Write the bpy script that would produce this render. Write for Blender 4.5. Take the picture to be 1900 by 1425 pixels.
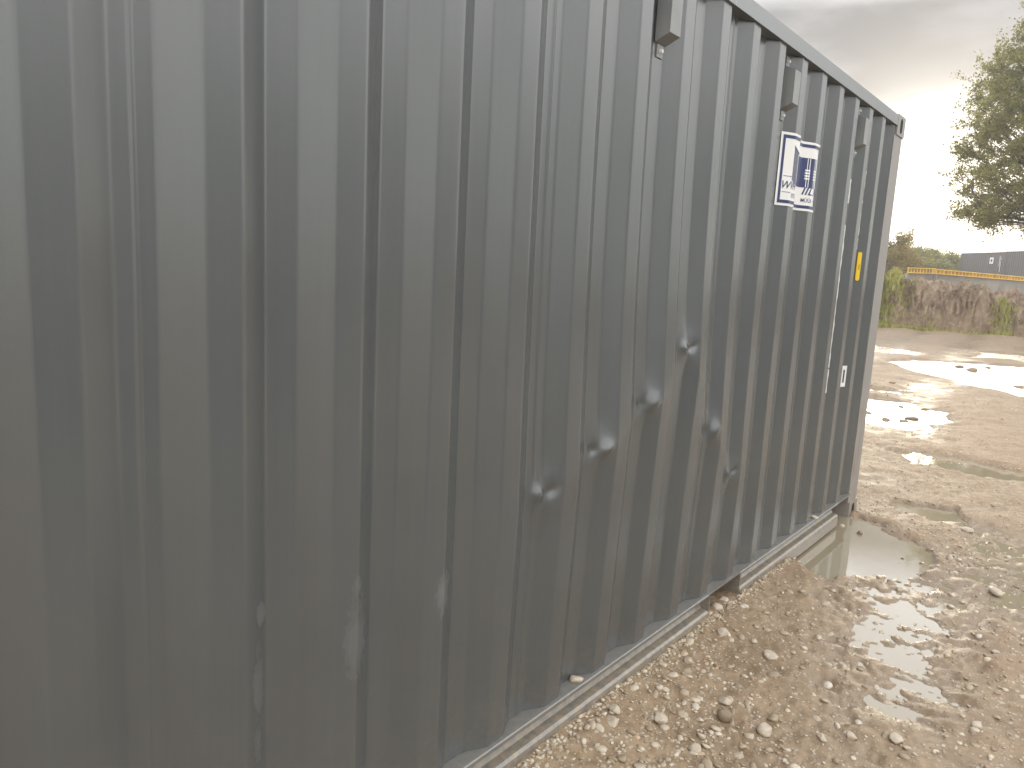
import bpy, bmesh, math, random
import numpy as np
from mathutils import Vector, Matrix
R = math.radians
random.seed(7); rng = np.random.default_rng(11)
S = bpy.context.scene
for o in list(bpy.data.objects): bpy.data.objects.remove(o)
COL = S.collection

# ------------------------------------------------------------------ camera
CAM = Vector((0.0, -1.2492, 1.56126)); YAW, PITCH, ROLL = .68089, .15775, .0516
F = Vector((math.cos(YAW)*math.cos(PITCH), math.sin(YAW)*math.cos(PITCH), -math.sin(PITCH)))
Rt = F.cross(Vector((0, 0, 1))).normalized(); Up = Rt.cross(F)
R2 = math.cos(ROLL)*Rt + math.sin(ROLL)*Up; U2 = -math.sin(ROLL)*Rt + math.cos(ROLL)*Up
cd = bpy.data.cameras.new('camera'); cam = bpy.data.objects.new('camera', cd); COL.objects.link(cam)
cam.matrix_world = Matrix(((R2.x, U2.x, -F.x, CAM.x), (R2.y, U2.y, -F.y, CAM.y), (R2.z, U2.z, -F.z, CAM.z), (0, 0, 0, 1)))
cd.sensor_width = 36; cd.sensor_fit = 'HORIZONTAL'; cd.lens = 36*1383.1/1900; cd.clip_start = .05; cd.clip_end = 3000
S.camera = cam

# ------------------------------------------------------------------ sky, sun, exposure
SUN_AZ, SUN_EL = R(10.5), R(5.0)
sund = Vector((math.cos(SUN_AZ)*math.cos(SUN_EL), math.sin(SUN_AZ)*math.cos(SUN_EL), math.sin(SUN_EL)))
W = bpy.data.worlds.new('World'); S.world = W; W.use_nodes = True
nt = W.node_tree; nt.nodes.clear()
def N(nt, t, **k):
    n = nt.nodes.new(t)
    for a, b in k.items():
        if a.startswith('i_'): n.inputs[int(a[2:]) if a[2:].isdigit() else a[2:].replace('_', ' ')].default_value = b
        else: setattr(n, a, b)
    return n
def math_(nt, op, a, b=None, c=None, clamp=False):
    n = nt.nodes.new('ShaderNodeMath'); n.operation = op; n.use_clamp = clamp
    for i, v in enumerate((a, b, c)):
        if v is None: continue
        if isinstance(v, (int, float)): n.inputs[i].default_value = v
        else: nt.links.new(v, n.inputs[i])
    return n.outputs[0]
def mixc(nt, fac, a, b, mode='MIX'):
    n = nt.nodes.new('ShaderNodeMix'); n.data_type = 'RGBA'; n.blend_type = mode
    for i, v in ((0, fac), (6, a), (7, b)):
        if isinstance(v, (int, float)): n.inputs[i].default_value = v
        elif isinstance(v, (tuple, list)): n.inputs[i].default_value = (*v[:3], 1)
        else: nt.links.new(v, n.inputs[i])
    return n.outputs[2]
def ramp(nt, fac, stops, interp='LINEAR'):
    n = nt.nodes.new('ShaderNodeValToRGB'); cr = n.color_ramp; cr.interpolation = interp
    while len(cr.elements) > 1: cr.elements.remove(cr.elements[-1])
    for i, (p, c) in enumerate(stops):
        e = cr.elements[0] if i == 0 else cr.elements.new(p)
        e.position = p; c = (c, c, c) if isinstance(c, (int, float)) else c
        e.color = (*c, 1)
    nt.links.new(fac, n.inputs[0]); return n.outputs[0]
L = nt.links.new
tc = N(nt, 'ShaderNodeTexCoord'); gen = tc.outputs['Generated']
sky = N(nt, 'ShaderNodeTexSky', sky_type='NISHITA', sun_disc=False, sun_elevation=SUN_EL, sun_rotation=math.pi/2-SUN_AZ, air_density=1, dust_density=2.5, ozone_density=1)
sep = N(nt, 'ShaderNodeSeparateXYZ'); L(gen, sep.inputs[0])
zz = math_(nt, 'MAXIMUM', sep.outputs[2], 0.0)
# cloud sheet: the direction projected on a flat layer overhead
zd = math_(nt, 'ADD', zz, .10)
cx = math_(nt, 'DIVIDE', sep.outputs[0], zd); cy = math_(nt, 'DIVIDE', sep.outputs[1], zd)
cmb = N(nt, 'ShaderNodeCombineXYZ'); L(cx, cmb.inputs[0]); L(cy, cmb.inputs[1])
nz = N(nt, 'ShaderNodeTexNoise', i_Scale=.85, i_Detail=5.0, i_Roughness=.5, i_Distortion=.35); L(cmb.outputs[0], nz.inputs[0])
nz2 = N(nt, 'ShaderNodeTexNoise', i_Scale=2.6, i_Detail=5.0, i_Roughness=.55, i_Distortion=.3); L(cmb.outputs[0], nz2.inputs[0])
cl = math_(nt, 'MULTIPLY_ADD', nz.outputs[0], .75, math_(nt, 'MULTIPLY', nz2.outputs[0], .25))
cl = ramp(nt, cl, [(.40, 0), (.60, 1)], 'EASE')
dk = ramp(nt, zz, [(0, (.66, .62, .54)), (.10, (.60, .575, .54)), (.17, (.40, .385, .378)), (.215, (.235, .235, .242)), (.30, (.22, .22, .226)), (.345, (1.0, 1.0, 1.02)), (.5, (.8, .8, .82)), (1, (.78, .80, .84))])
lt = ramp(nt, zz, [(0, (.80, .76, .66)), (.10, (.74, .715, .67)), (.16, (.60, .59, .575)), (.215, (.42, .418, .426)), (.30, (.47, .47, .478)), (.345, (1.6, 1.6, 1.62)), (.5, (1.25, 1.25, 1.27)), (1, (1.1, 1.12, 1.16))])  # both ramps step up just above the view, added to brighten the puddles
cc = mixc(nt, cl, dk, lt)
dk2 = ramp(nt, zz, [(0, (.62, .66, .58)), (.15, (.66, .68, .66)), (.3, (1.0, 1.01, 1.01)), (1, (.88, .89, .90))])
lt2 = ramp(nt, zz, [(0, (.86, .90, .80)), (.15, (.95, .97, .94)), (.3, (1.5, 1.51, 1.49)), (1, (1.18, 1.19, 1.2))])  # unseen back sky, set brighter to lift the wall's reflections
dt = N(nt, 'ShaderNodeVectorMath', operation='DOT_PRODUCT'); L(gen, dt.inputs[0]); dt.inputs[1].default_value = sund
dv = math_(nt, 'MAXIMUM', dt.outputs['Value'], 0.0)
cc = mixc(nt, ramp(nt, dt.outputs['Value'], [(.86, 0), (.94, 1)], 'EASE'), mixc(nt, cl, dk2, lt2), cc)
glow = math_(nt, 'POWER', dv, 150.0)
glow2 = math_(nt, 'POWER', dv, 7.0)
# the unseen sky away from the sun is raised to light wall and ground
side = ramp(nt, math_(nt, 'MULTIPLY_ADD', dt.outputs['Value'], .5, .5), [(0, 1.45), (.35, 1.4), (.55, 1.3), (.8, 1.35), (.97, 1)])
# dark lobe added to the unseen sky the wall faces, to shape its reflections
hx = N(nt, 'ShaderNodeCombineXYZ'); L(sep.outputs[0], hx.inputs[0]); L(sep.outputs[1], hx.inputs[1])
hn = N(nt, 'ShaderNodeVectorMath', operation='NORMALIZE'); L(hx.outputs[0], hn.inputs[0])
db = N(nt, 'ShaderNodeVectorMath', operation='DOT_PRODUCT'); L(hn.outputs[0], db.inputs[0]); db.inputs[1].default_value = (math.cos(R(-63)), math.sin(R(-63)), 0)
dark_lobe = math_(nt, 'MULTIPLY', ramp(nt, db.outputs['Value'], [(.88, 0), (.94, 1), (1, 1)], 'EASE'), ramp(nt, zz, [(.04, .93), (.13, .78), (.22, .45), (.33, .15), (.5, 0)]))
side = mixc(nt, dark_lobe, side, (.12, .12, .12))
cc = mixc(nt, 1.0, cc, side, 'MULTIPLY')
g1 = mixc(nt, glow, (0, 0, 0), (1.3, 1.2, 1.0)); g2 = mixc(nt, glow2, (0, 0, 0), (.035, .034, .032))
cc = mixc(nt, 1.0, mixc(nt, 1.0, cc, g1, 'ADD'), g2, 'ADD')
cc10 = mixc(nt, 1.0, cc, (10, 10, 10), 'MULTIPLY')
nsk = mixc(nt, 1.0, sky.outputs[0], (.03, .03, .03), 'MULTIPLY')
fin = mixc(nt, 1.0, cc10, nsk, 'ADD')
bg = N(nt, 'ShaderNodeBackground', i_Strength=.1); L(fin, bg.inputs[0])
wo = N(nt, 'ShaderNodeOutputWorld'); L(bg.outputs[0], wo.inputs[0])
sl = bpy.data.lights.new('sun', 'SUN'); sl.energy = .8; sl.angle = R(14); sl.color = (1, .86, .66)
so = bpy.data.objects.new('sun', sl); COL.objects.link(so); so.rotation_euler = sund.to_track_quat('Z', 'Y').to_euler(); so.location = (20, 4, 20)
S.view_settings.view_transform = 'Standard'; S.view_settings.look = 'None'; S.view_settings.exposure = 0.5; S.view_settings.gamma = 1

# ------------------------------------------------------------------ helpers
def tag(o, label=None, cat=None, group=None, kind=None):
    for k, v in (('label', label), ('category', cat), ('group', group), ('kind', kind)):
        if v: o[k] = v
    return o
def empty(name, loc=(0, 0, 0), rz=0):
    o = bpy.data.objects.new(name, None); COL.objects.link(o); o.location = loc; o.rotation_euler = (0, 0, rz); return o
def mesh_obj(name, verts, faces, mat, parent=None, smooth=False):
    me = bpy.data.meshes.new(name); me.from_pydata([tuple(v) for v in verts], [], faces); me.update()
    if smooth:
        for p in me.polygons: p.use_smooth = True
    if mat: me.materials.append(mat)
    o = bpy.data.objects.new(name, me); COL.objects.link(o)
    if parent: o.parent = parent
    return o
def np_mesh(name, V, Fa, mat, parent=None, smooth=False):
    """V (n,3), Fa (m,k) arrays"""
    me = bpy.data.meshes.new(name); k = Fa.shape[1]
    me.vertices.add(len(V)); me.vertices.foreach_set('co', V.astype(np.float32).ravel())
    me.loops.add(Fa.size); me.loops.foreach_set('vertex_index', Fa.astype(np.int32).ravel())
    me.polygons.add(len(Fa)); me.polygons.foreach_set('loop_start', np.arange(0, Fa.size, k, dtype=np.int32))
    me.polygons.foreach_set('loop_total', np.full(len(Fa), k, dtype=np.int32))
    me.polygons.foreach_set('use_smooth', np.full(len(Fa), smooth, dtype=bool))
    me.update(calc_edges=True); me.validate()
    if mat: me.materials.append(mat)
    o = bpy.data.objects.new(name, me); COL.objects.link(o)
    if parent: o.parent = parent
    return o
def bm_obj(name, bm, mat, parent=None, bevel=0, smooth=False):
    if bevel:
        bmesh.ops.bevel(bm, geom=[e for e in bm.edges if len(e.link_faces) == 2 and e.calc_face_angle(0) > .6], offset=bevel, segments=2, affect='EDGES', profile=.5)
    bmesh.ops.recalc_face_normals(bm, faces=bm.faces)
    me = bpy.data.meshes.new(name); bm.to_mesh(me); bm.free()
    if smooth:
        for p in me.polygons: p.use_smooth = True
    if mat: me.materials.append(mat)
    o = bpy.data.objects.new(name, me); COL.objects.link(o)
    if parent: o.parent = parent
    return o
def box(bm, x0, x1, y0, y1, z0, z1):
    v = [bm.verts.new(p) for p in ((x0, y0, z0), (x1, y0, z0), (x1, y1, z0), (x0, y1, z0), (x0, y0, z1), (x1, y0, z1), (x1, y1, z1), (x0, y1, z1))]
    for f in ((0, 3, 2, 1), (4, 5, 6, 7), (0, 1, 5, 4), (1, 2, 6, 5), (2, 3, 7, 6), (3, 0, 4, 7)): bm.faces.new([v[i] for i in f])
    return v
def prism_x(bm, prof, x0, x1):
    """closed profile of (y,z) extruded along x"""
    a = [bm.verts.new((x0, y, z)) for y, z in prof]; b = [bm.verts.new((x1, y, z)) for y, z in prof]; n = len(prof)
    for i in range(n): bm.faces.new((a[i], a[(i+1) % n], b[(i+1) % n], b[i]))
    bm.faces.new(a[::-1]); bm.faces.new(b)
def hash2(ix, iy, seed):
    h = (ix.astype(np.int64)*374761393 + iy.astype(np.int64)*668265263 + seed*982451653) & 0xffffffff
    h = ((h ^ (h >> 13))*1274126177) & 0xffffffff
    return ((h ^ (h >> 16)) & 0xffffff)/float(0xffffff)
def vnoise(x, y, seed=0):
    x = np.asarray(x, float); y = np.asarray(y, float)
    ix = np.floor(x); iy = np.floor(y); fx = x-ix; fy = y-iy
    fx = fx*fx*(3-2*fx); fy = fy*fy*(3-2*fy)
    a = hash2(ix, iy, seed); b = hash2(ix+1, iy, seed); c = hash2(ix, iy+1, seed); d = hash2(ix+1, iy+1, seed)
    return (a*(1-fx)+b*fx)*(1-fy)+(c*(1-fx)+d*fx)*fy-.5
def fbm(x, y, seed=0, octv=4, gain=.5):
    s = 0; a = 1; f = 1
    for i in range(octv):
        s = s+a*vnoise(x*f+i*17.3, y*f-i*9.1, seed+i); a *= gain; f *= 2.03
    return s
def sstep(a, b, x): t = np.clip((x-a)/(b-a), 0, 1); return t*t*(3-2*t)
def grid_faces(nx, ny, wrap=False):
    i = np.arange(nx-1)[:, None]; j = np.arange(ny-1)[None, :]
    a = i*ny+j
    return np.stack([a, a+ny, a+ny+1, a+1], -1).reshape(-1, 4)

# ------------------------------------------------------------------ materials
def new_mat(name):
    m = bpy.data.materials.new(name); m.use_nodes = True; nt = m.node_tree; nt.nodes.clear()
    out = nt.nodes.new('ShaderNodeOutputMaterial'); b = nt.nodes.new('ShaderNodeBsdfPrincipled'); nt.links.new(b.outputs[0], out.inputs[0])
    return m, nt, b, out
def simple(name, col, rough=.6, metal=0, bump=0, bscale=40, var=.15, vscale=6, spec=.5):
    m, nt, b, out = new_mat(name)
    tc = N(nt, 'ShaderNodeTexCoord')
    n = N(nt, 'ShaderNodeTexNoise', i_Scale=float(vscale), i_Detail=4.0); nt.links.new(tc.outputs['Object'], n.inputs[0])
    f = ramp(nt, n.outputs[0], [(.3, 0), (.7, 1)])
    c = mixc(nt, f, tuple(v*(1-var) for v in col), tuple(min(1, v*(1+var)) for v in col))
    nt.links.new(c, b.inputs['Base Color']); b.inputs['Roughness'].default_value = rough; b.inputs['Metallic'].default_value = metal
    b.inputs['Specular IOR Level'].default_value = spec
    if bump:
        n2 = N(nt, 'ShaderNodeTexNoise', i_Scale=float(bscale), i_Detail=5.0); nt.links.new(tc.outputs['Object'], n2.inputs[0])
        bp = N(nt, 'ShaderNodeBump', i_Strength=bump, i_Distance=.01); nt.links.new(n2.outputs[0], bp.inputs['Height']); nt.links.new(bp.outputs[0], b.inputs['Normal'])
    return m
def paint_mat(name, base=(.070, .076, .078), scuffs=(), rough=.25, mud=True, caked=.4):
    m, nt, b, out = new_mat(name); l = nt.links.new
    tc = N(nt, 'ShaderNodeTexCoord'); ob = tc.outputs['Object']
    mp = N(nt, 'ShaderNodeMapping'); mp.inputs['Scale'].default_value = (60, 60, 1.1); l(ob, mp.inputs[0])
    st = N(nt, 'ShaderNodeTexNoise', i_Scale=1.0, i_Detail=4.0, i_Roughness=.6); l(mp.outputs[0], st.inputs[0])
    bl = N(nt, 'ShaderNodeTexNoise', i_Scale=2.2, i_Detail=5.0, i_Roughness=.6); l(ob, bl.inputs[0])
    fine = N(nt, 'ShaderNodeTexNoise', i_Scale=350.0, i_Detail=2.0); l(ob, fine.inputs[0])
    c = mixc(nt, ramp(nt, st.outputs[0], [(.3, 0), (.72, 1)]), tuple(v*.97 for v in base), tuple(v*1.03 for v in base))
    # light dusty film
    c = mixc(nt, math_(nt, 'MULTIPLY', ramp(nt, bl.outputs[0], [(.35, 0), (.75, 1)]), .06), c, (.26, .25, .23))
    sepn = N(nt, 'ShaderNodeSeparateXYZ'); l(ob, sepn.inputs[0])
    if mud:   # splashed mud low on the wall
        low = ramp(nt, sepn.outputs[2], [(.11, 1), (.165, .5), (.19, .30), (.34, .10), (.8, 0)])
        sp = N(nt, 'ShaderNodeTexNoise', i_Scale=38.0, i_Detail=6.0, i_Roughness=.65); l(ob, sp.inputs[0])
        mk = math_(nt, 'MULTIPLY', math_(nt, 'MULTIPLY', low, caked, clamp=True), ramp(nt, sp.outputs[0], [(.34, .15), (.66, 1)]))
        c = mixc(nt, mk, c, (.30, .235, .165))
        # sparse pale rain flecks and specks
        vo = N(nt, 'ShaderNodeTexVoronoi', i_Scale=9.0); 
        mp2 = N(nt, 'ShaderNodeMapping'); mp2.inputs['Scale'].default_value = (1, 1, .22); mp2.inputs['Rotation'].default_value = (0, .15, 0); l(ob, mp2.inputs[0]); l(mp2.outputs[0], vo.inputs[0])
        sc_ = N(nt, 'ShaderNodeSeparateColor'); l(vo.outputs['Color'], sc_.inputs[0])
        fl = math_(nt, 'MULTIPLY', ramp(nt, vo.outputs['Distance'], [(.014, .4), (.026, 0)]), ramp(nt, sc_.outputs[0], [(.80, 0), (.82, 1)]))
        c = mixc(nt, fl, c, (.45, .45, .44))
    ro = math_(nt, 'MULTIPLY_ADD', st.outputs[0], .05, rough-.025)
    for (x, y, z, rx, rz_, s) in scuffs:
        d = N(nt, 'ShaderNodeVectorMath', operation='SUBTRACT'); l(ob, d.inputs[0]); d.inputs[1].default_value = (x, y, z)
        d2 = N(nt, 'ShaderNodeVectorMath', operation='DIVIDE'); l(d.outputs[0], d2.inputs[0]); d2.inputs[1].default_value = (rx, .5, rz_)
        ln = N(nt, 'ShaderNodeVectorMath', operation='LENGTH'); l(d2.outputs[0], ln.inputs[0])
        mp3 = N(nt, 'ShaderNodeMapping'); mp3.inputs['Scale'].default_value = (240, 240, 14); mp3.inputs['Rotation'].default_value = (0, .1, 0); l(ob, mp3.inputs[0])
        sn = N(nt, 'ShaderNodeTexNoise', i_Scale=1.0, i_Detail=5.0, i_Roughness=.7); l(mp3.outputs[0], sn.inputs[0])
        sn2 = N(nt, 'ShaderNodeTexNoise', i_Scale=22.0, i_Detail=3.0); l(ob, sn2.inputs[0])
        lnn = math_(nt, 'ADD', ln.outputs['Value'], math_(nt, 'MULTIPLY_ADD', sn2.outputs[0], 1.1, -.55))
        k = math_(nt, 'MULTIPLY', ramp(nt, lnn, [(.15, 1), (1.1, 0)], 'EASE'), ramp(nt, sn.outputs[0], [(.36, .2), (.62, 1)]))
        k = math_(nt, 'MULTIPLY', k, s)
        c = mixc(nt, math_(nt, 'MULTIPLY', k, .42), c, (.30, .31, .31)); ro = math_(nt, 'MULTIPLY_ADD', k, .3, ro)
    l(c, b.inputs['Base Color']); l(ro, b.inputs['Roughness'])
    b.inputs['IOR'].default_value = 1.85; b.inputs['Specular IOR Level'].default_value = .5
    bp = N(nt, 'ShaderNodeBump', i_Strength=.05, i_Distance=.002); l(fine.outputs[0], bp.inputs['Height'])
    l(bp.outputs[0], b.inputs['Normal'])
    return m
SCUFFS = [(.80, .03, .83, .016, .035, .55), (.79, .03, .69, .022, .10, .45), (.79, .03, .55, .018, .06, .45),
          (1.03, .03, .83, .025, .03, .4), (1.03, .03, .70, .055, .12, .5), (1.31, .03, .72, .04, .09, .75)]
M_PAINT = paint_mat('grey_paint', scuffs=SCUFFS)
M_RAIL = paint_mat('rail_paint', base=(.11, .12, .124), rough=.3, caked=1.25)
def rust_paint():
    m = paint_mat('post_paint', base=(.24, .225, .21), rough=.5); nt = m.node_tree; b = [n for n in nt.nodes if n.type == 'BSDF_PRINCIPLED'][0]
    src = b.inputs['Base Color'].links[0].from_socket
    tc = N(nt, 'ShaderNodeTexCoord'); mp = N(nt, 'ShaderNodeMapping'); mp.inputs['Scale'].default_value = (16, 16, 2.2); nt.links.new(tc.outputs['Object'], mp.inputs[0])
    n = N(nt, 'ShaderNodeTexNoise', i_Scale=1.0, i_Detail=6.0, i_Roughness=.65); nt.links.new(mp.outputs[0], n.inputs[0])
    sp = N(nt, 'ShaderNodeSeparateXYZ'); nt.links.new(tc.outputs['Object'], sp.inputs[0])
    hi = ramp(nt, sp.outputs[2], [(.15, .7), (.55, 1), (.85, .35), (1, 0)])
    k = math_(nt, 'MULTIPLY', ramp(nt, n.outputs[0], [(.52, 0), (.62, .85)]), hi)
    nt.links.new(mixc(nt, k, src, (.20, .085, .03)), b.inputs['Base Color'])
    return m
M_POST = rust_paint()
M_DARK = simple('dark_void', (.012, .012, .012), .9)
M_VENT = simple('vent_plastic', (.22, .225, .225), .35)
M_VSIDE = M_VENT
M_STICK = simple('sticker_white', (.80, .79, .77), .35, var=.03)
M_NAVY = simple('sticker_navy', (.035, .045, .13), .35, var=.1)
M_YEL = simple('yellow_plate', (.80, .52, .02), .4, var=.05)
M_MARK = simple('white_marking', (.74, .74, .72), .45, var=.08)
M_FARC = paint_mat('far_container_paint', base=(.085, .078, .082), rough=.5, mud=False)
M_BEAM = simple('yellow_beam_paint', (.80, .54, .12), .55, var=.15, vscale=2)
M_CONC = simple('concrete', (.30, .275, .25), .85, var=.18, vscale=1.3, bump=.4, bscale=8)
M_BARK = simple('bark', (.10, .08, .06), .9, bump=.6, bscale=20)

# ------------------------------------------------------------------ ground
WATER = .020
POLY = [
 (1.0, .16, [(4.02,-.06),(4.30,.14),(5.25,.25),(5.16,-.10),(5.02,-.34),(4.93,-.50),(4.62,-.60),(4.38,-.55),(4.22,-.40),(3.95,-.24)]),
 (1.0, .14, [(7.55,.27),(7.78,.08),(7.66,-.7),(7.5,-1.6),(7.1,-1.6),(7.12,-.8),(7.04,-.36),(7.15,0)]),
 (1.0, .25, [(11.0,2.3),(10.9,.95),(10.5,.33),(9.7,.12),(8.9,.42),(8.68,.85),(8.6,2.0),(9.5,2.6)]),
 (.9, .15, [(11.5,2.1),(11.95,1.6),(11.98,1.15),(11.6,1.1),(11.4,1.5)]),
 (1.0, .35, [(16.3,2.4),(17.5,2.0),(18.2,.9),(18.7,.2),(19.2,-2.2),(13.0,-2.2),(13.2,-.2),(14.2,.64),(15.0,1.5)]),
 (.95, .35, [(21.0,4.4),(19.9,2.6),(18.95,1.95),(18.5,2.2),(18.6,3.2),(19.2,4.2)]),
 (.95, .35, [(21.6,1.4),(22.3,0),(22,-2),(20.4,-2),(20.5,-.3),(19.8,1.2)]),
 (1.0, .06, [(5.76,-.15),(5.88,-.5),(5.64,-.62),(5.50,-.44),(5.62,-.17)]),
 (.46, .25, [(4.3,-.42),(4.35,-.75),(3.7,-.98),(3.1,-1.0),(2.75,-.92),(2.7,-.68),(3.1,-.46),(3.8,-.30)]),
 (.9, .5, [(9,-3.2),(14,-2.6),(16,-5),(10,-5.5)]),  # this pool and the two below: unseen, added to reflect glow onto the wall
 (.9, .4, [(5.5,-2.2),(8.5,-2.0),(8.8,-3.0),(6,-3.1)]),
 (.9, .5, [(17,-4),(23,-4.5),(22,-8),(16,-7)]),
 (.46, .25, [(5.6,-.62),(5.8,-1.3),(5.0,-1.3),(4.0,-1.1),(4.2,-.8),(5.0,-.6)]),
]
def poly_sd(px, py, P):
    """signed distance, positive inside"""
    d = np.full(px.shape, 1e9); ins = np.zeros(px.shape, bool); n = len(P)
    for i in range(n):
        x0, y0 = P[i]; x1, y1 = P[(i+1) % n]; ex, ey = x1-x0, y1-y0
        t = np.clip(((px-x0)*ex+(py-y0)*ey)/(ex*ex+ey*ey), 0, 1)
        d = np.minimum(d, np.hypot(px-x0-t*ex, py-y0-t*ey))
        c = ((y0 > py) != (y1 > py)) & (px < (x1-x0)*(py-y0)/((y1-y0) or 1e-9)+x0); ins ^= c
    return np.where(ins, d, -d)
def ground_h(x, y):
    x = np.asarray(x, float); y = np.asarray(y, float)
    r = np.hypot(x, y+1.25)
    h = .050+.018*fbm(x*.8, y*.8, 3, 3)+.014*fbm(x*3.1, y*3.1, 5, 3)
    rough = (.014*fbm(x*11, y*11, 9, 3, .6)+.020*fbm(x*4.5, y*4.5, 12, 3, .6)*sstep(5, 8, x))*sstep(60, 6, r)+.007*fbm(x*34, y*34, 15, 2, .6)*sstep(10, 4, r)
    # wheel tracks running away from the container
    u = y-.10*x
    h = h+.018*np.sin(u*4.2+.8*fbm(x*.3, y*.3, 21, 2))*sstep(5, 9, x)
    nw = sstep(4.35, 3.9, x)*np.exp(-np.clip(-y-.0, 0, 9)/.25)
    h = np.maximum(h, .032); h = h*(1-nw)+.080*nw
    wet = np.zeros_like(h)
    for w, s, P in POLY:
        sd = poly_sd(x, y, P); nse = .35*s*fbm(x*.9/s, y*.9/s, 31, 4, .6)
        wet = np.maximum(wet, w*sstep(-.45*s, .45*s, sd+nse*2.3))
    floor_ = WATER-.030
    wz = np.exp(-((wet-.5)/.2)**2)*sstep(8, 6, x)
    res_ = h*(1-wet)+floor_*wet+rough*(1-.55*wet)+wz*(.014*fbm(x*9, y*9, 41, 3, .6)+.012*fbm(x*26, y*26, 43, 2, .6))
    return np.where((x < 5.1) & (y > -.4), np.minimum(res_, .086+.5*np.maximum(0, -y-.02)), res_)
ths = np.concatenate([np.arange(-180, -50, 4.), np.arange(-50, -14, 1.), np.arange(-14, 27, .14), np.arange(27, 90, 1.), np.arange(90, 181, 5.)])
ths = np.radians(ths)
rs = np.concatenate([[.05, .5], np.exp(np.arange(math.log(1.0), math.log(36), .0060)), np.exp(np.arange(math.log(36.5), math.log(1500), .09))])
TH, RR = np.meshgrid(ths, rs, indexing='ij')
GX = RR*np.cos(TH); GY = CAM.y+RR*np.sin(TH)
GZ = ground_h(GX, GY)
GZ = np.where(RR > 40, GZ+sstep(60, 1500, RR)*-1.0, GZ)
V = np.stack([GX, GY, GZ], -1).reshape(-1, 3); Fc = grid_faces(len(ths), len(rs))[:, ::-1]
def ground_mat():
    m, nt, b, out = new_mat('wet_gravelly_mud'); l = nt.links.new
    ge = N(nt, 'ShaderNodeNewGeometry'); po = ge.outputs['Position']
    n1 = N(nt, 'ShaderNodeTexNoise', i_Scale=1.7, i_Detail=6.0, i_Roughness=.6); l(po, n1.inputs[0])
    n2 = N(nt, 'ShaderNodeTexNoise', i_Scale=26.0, i_Detail=6.0, i_Roughness=.65); l(po, n2.inputs[0])
    n3 = N(nt, 'ShaderNodeTexNoise', i_Scale=.35, i_Detail=4.0); l(po, n3.inputs[0])
    c = mixc(nt, ramp(nt, n1.outputs[0], [(.3, 0), (.7, 1)]), (.26, .185, .110), (.40, .30, .19))
    c = mixc(nt, ramp(nt, n2.outputs[0], [(.36, .75), (.60, 0)]), c, (.155, .105, .063))
    c = mixc(nt, ramp(nt, n3.outputs[0], [(.4, 0), (.62, .6)]), c, (.27, .18, .11))
    sx_ = N(nt, 'ShaderNodeSeparateXYZ'); l(po, sx_.inputs[0])
    c = mixc(nt, ramp(nt, math_(nt, 'MULTIPLY_ADD', n1.outputs[0], .12, math_(nt, 'MULTIPLY', sx_.outputs[0], .025)), [(.26, 0), (.60, .8)]), c, (.21, .15, .10))   # bare brown soil near the bank
    # unseen dark patch of ground, added so the wall's ribs reflect dark
    m1 = math_(nt, 'ADD', math_(nt, 'ADD', sx_.outputs[0], sx_.outputs[1]), math_(nt, 'MULTIPLY', n3.outputs[0], 2.0))
    m1 = ramp(nt, math_(nt, 'MULTIPLY_ADD', m1, .1, .5), [(.58, 1), (.72, 0)])
    m2 = ramp(nt, math_(nt, 'MULTIPLY_ADD', math_(nt, 'SUBTRACT', sx_.outputs[0], math_(nt, 'MULTIPLY', sx_.outputs[1], .09)), .1, .5), [(.62, 0), (.70, 1)])
    m3 = ramp(nt, math_(nt, 'MULTIPLY_ADD', sx_.outputs[1], .1, .5), [(.22, 1), (.32, 0)])
    c = mixc(nt, math_(nt, 'MULTIPLY', math_(nt, 'MULTIPLY', m1, m2), m3), c, (.055, .050, .043))
    # fine grit: small stones in the mud
    hs = []
    for sc, th in ((38.0, .30), (85.0, .34), (17.0, .20)):
        vo = N(nt, 'ShaderNodeTexVoronoi', i_Scale=sc); l(po, vo.inputs[0])
        wn = N(nt, 'ShaderNodeSeparateColor'); l(vo.outputs['Color'], wn.inputs[0])
        on = ramp(nt, wn.outputs[0], [(.50, 0), (.56, 1)])
        k = math_(nt, 'MULTIPLY', ramp(nt, vo.outputs['Distance'], [(th*.75, 1), (th, 0)]), on)
        pc = ramp(nt, wn.outputs[1], [(0, (.25, .19, .13)), (.5, (.40, .33, .25)), (.85, (.52, .46, .38)), (1, (.46, .30, .16))])
        c = mixc(nt, math_(nt, 'MULTIPLY', k, .8), c, pc); hs.append(math_(nt, 'MULTIPLY', k, .7/sc*10))
    sp = N(nt, 'ShaderNodeSeparateXYZ'); l(po, sp.inputs[0])
    wet = ramp(nt, math_(nt, 'MULTIPLY_ADD', n1.outputs[0], .05, math_(nt, 'MULTIPLY', math_(nt, 'SUBTRACT', sp.outputs[2], WATER), 1.0)), [(.018, 1), (.058, 0)])
    c = mixc(nt, math_(nt, 'MULTIPLY', wet, .50), c, (.12, .088, .052), 'MIX')
    l(c, b.inputs['Base Color'])
    l(math_(nt, 'MULTIPLY_ADD', wet, -.40, .60), b.inputs['Roughness'])
    h = math_(nt, 'ADD', math_(nt, 'MULTIPLY', n2.outputs[0], .35), math_(nt, 'ADD', hs[0], math_(nt, 'ADD', hs[1], hs[2])))
    bp = N(nt, 'ShaderNodeBump', i_Strength=.55, i_Distance=.02); l(h, bp.inputs['Height']); l(bp.outputs[0], b.inputs['Normal'])
    return m
M_GROUND = ground_mat()
g = np_mesh('ground', V, Fc, M_GROUND, smooth=True); tag(g, kind='structure')
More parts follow.
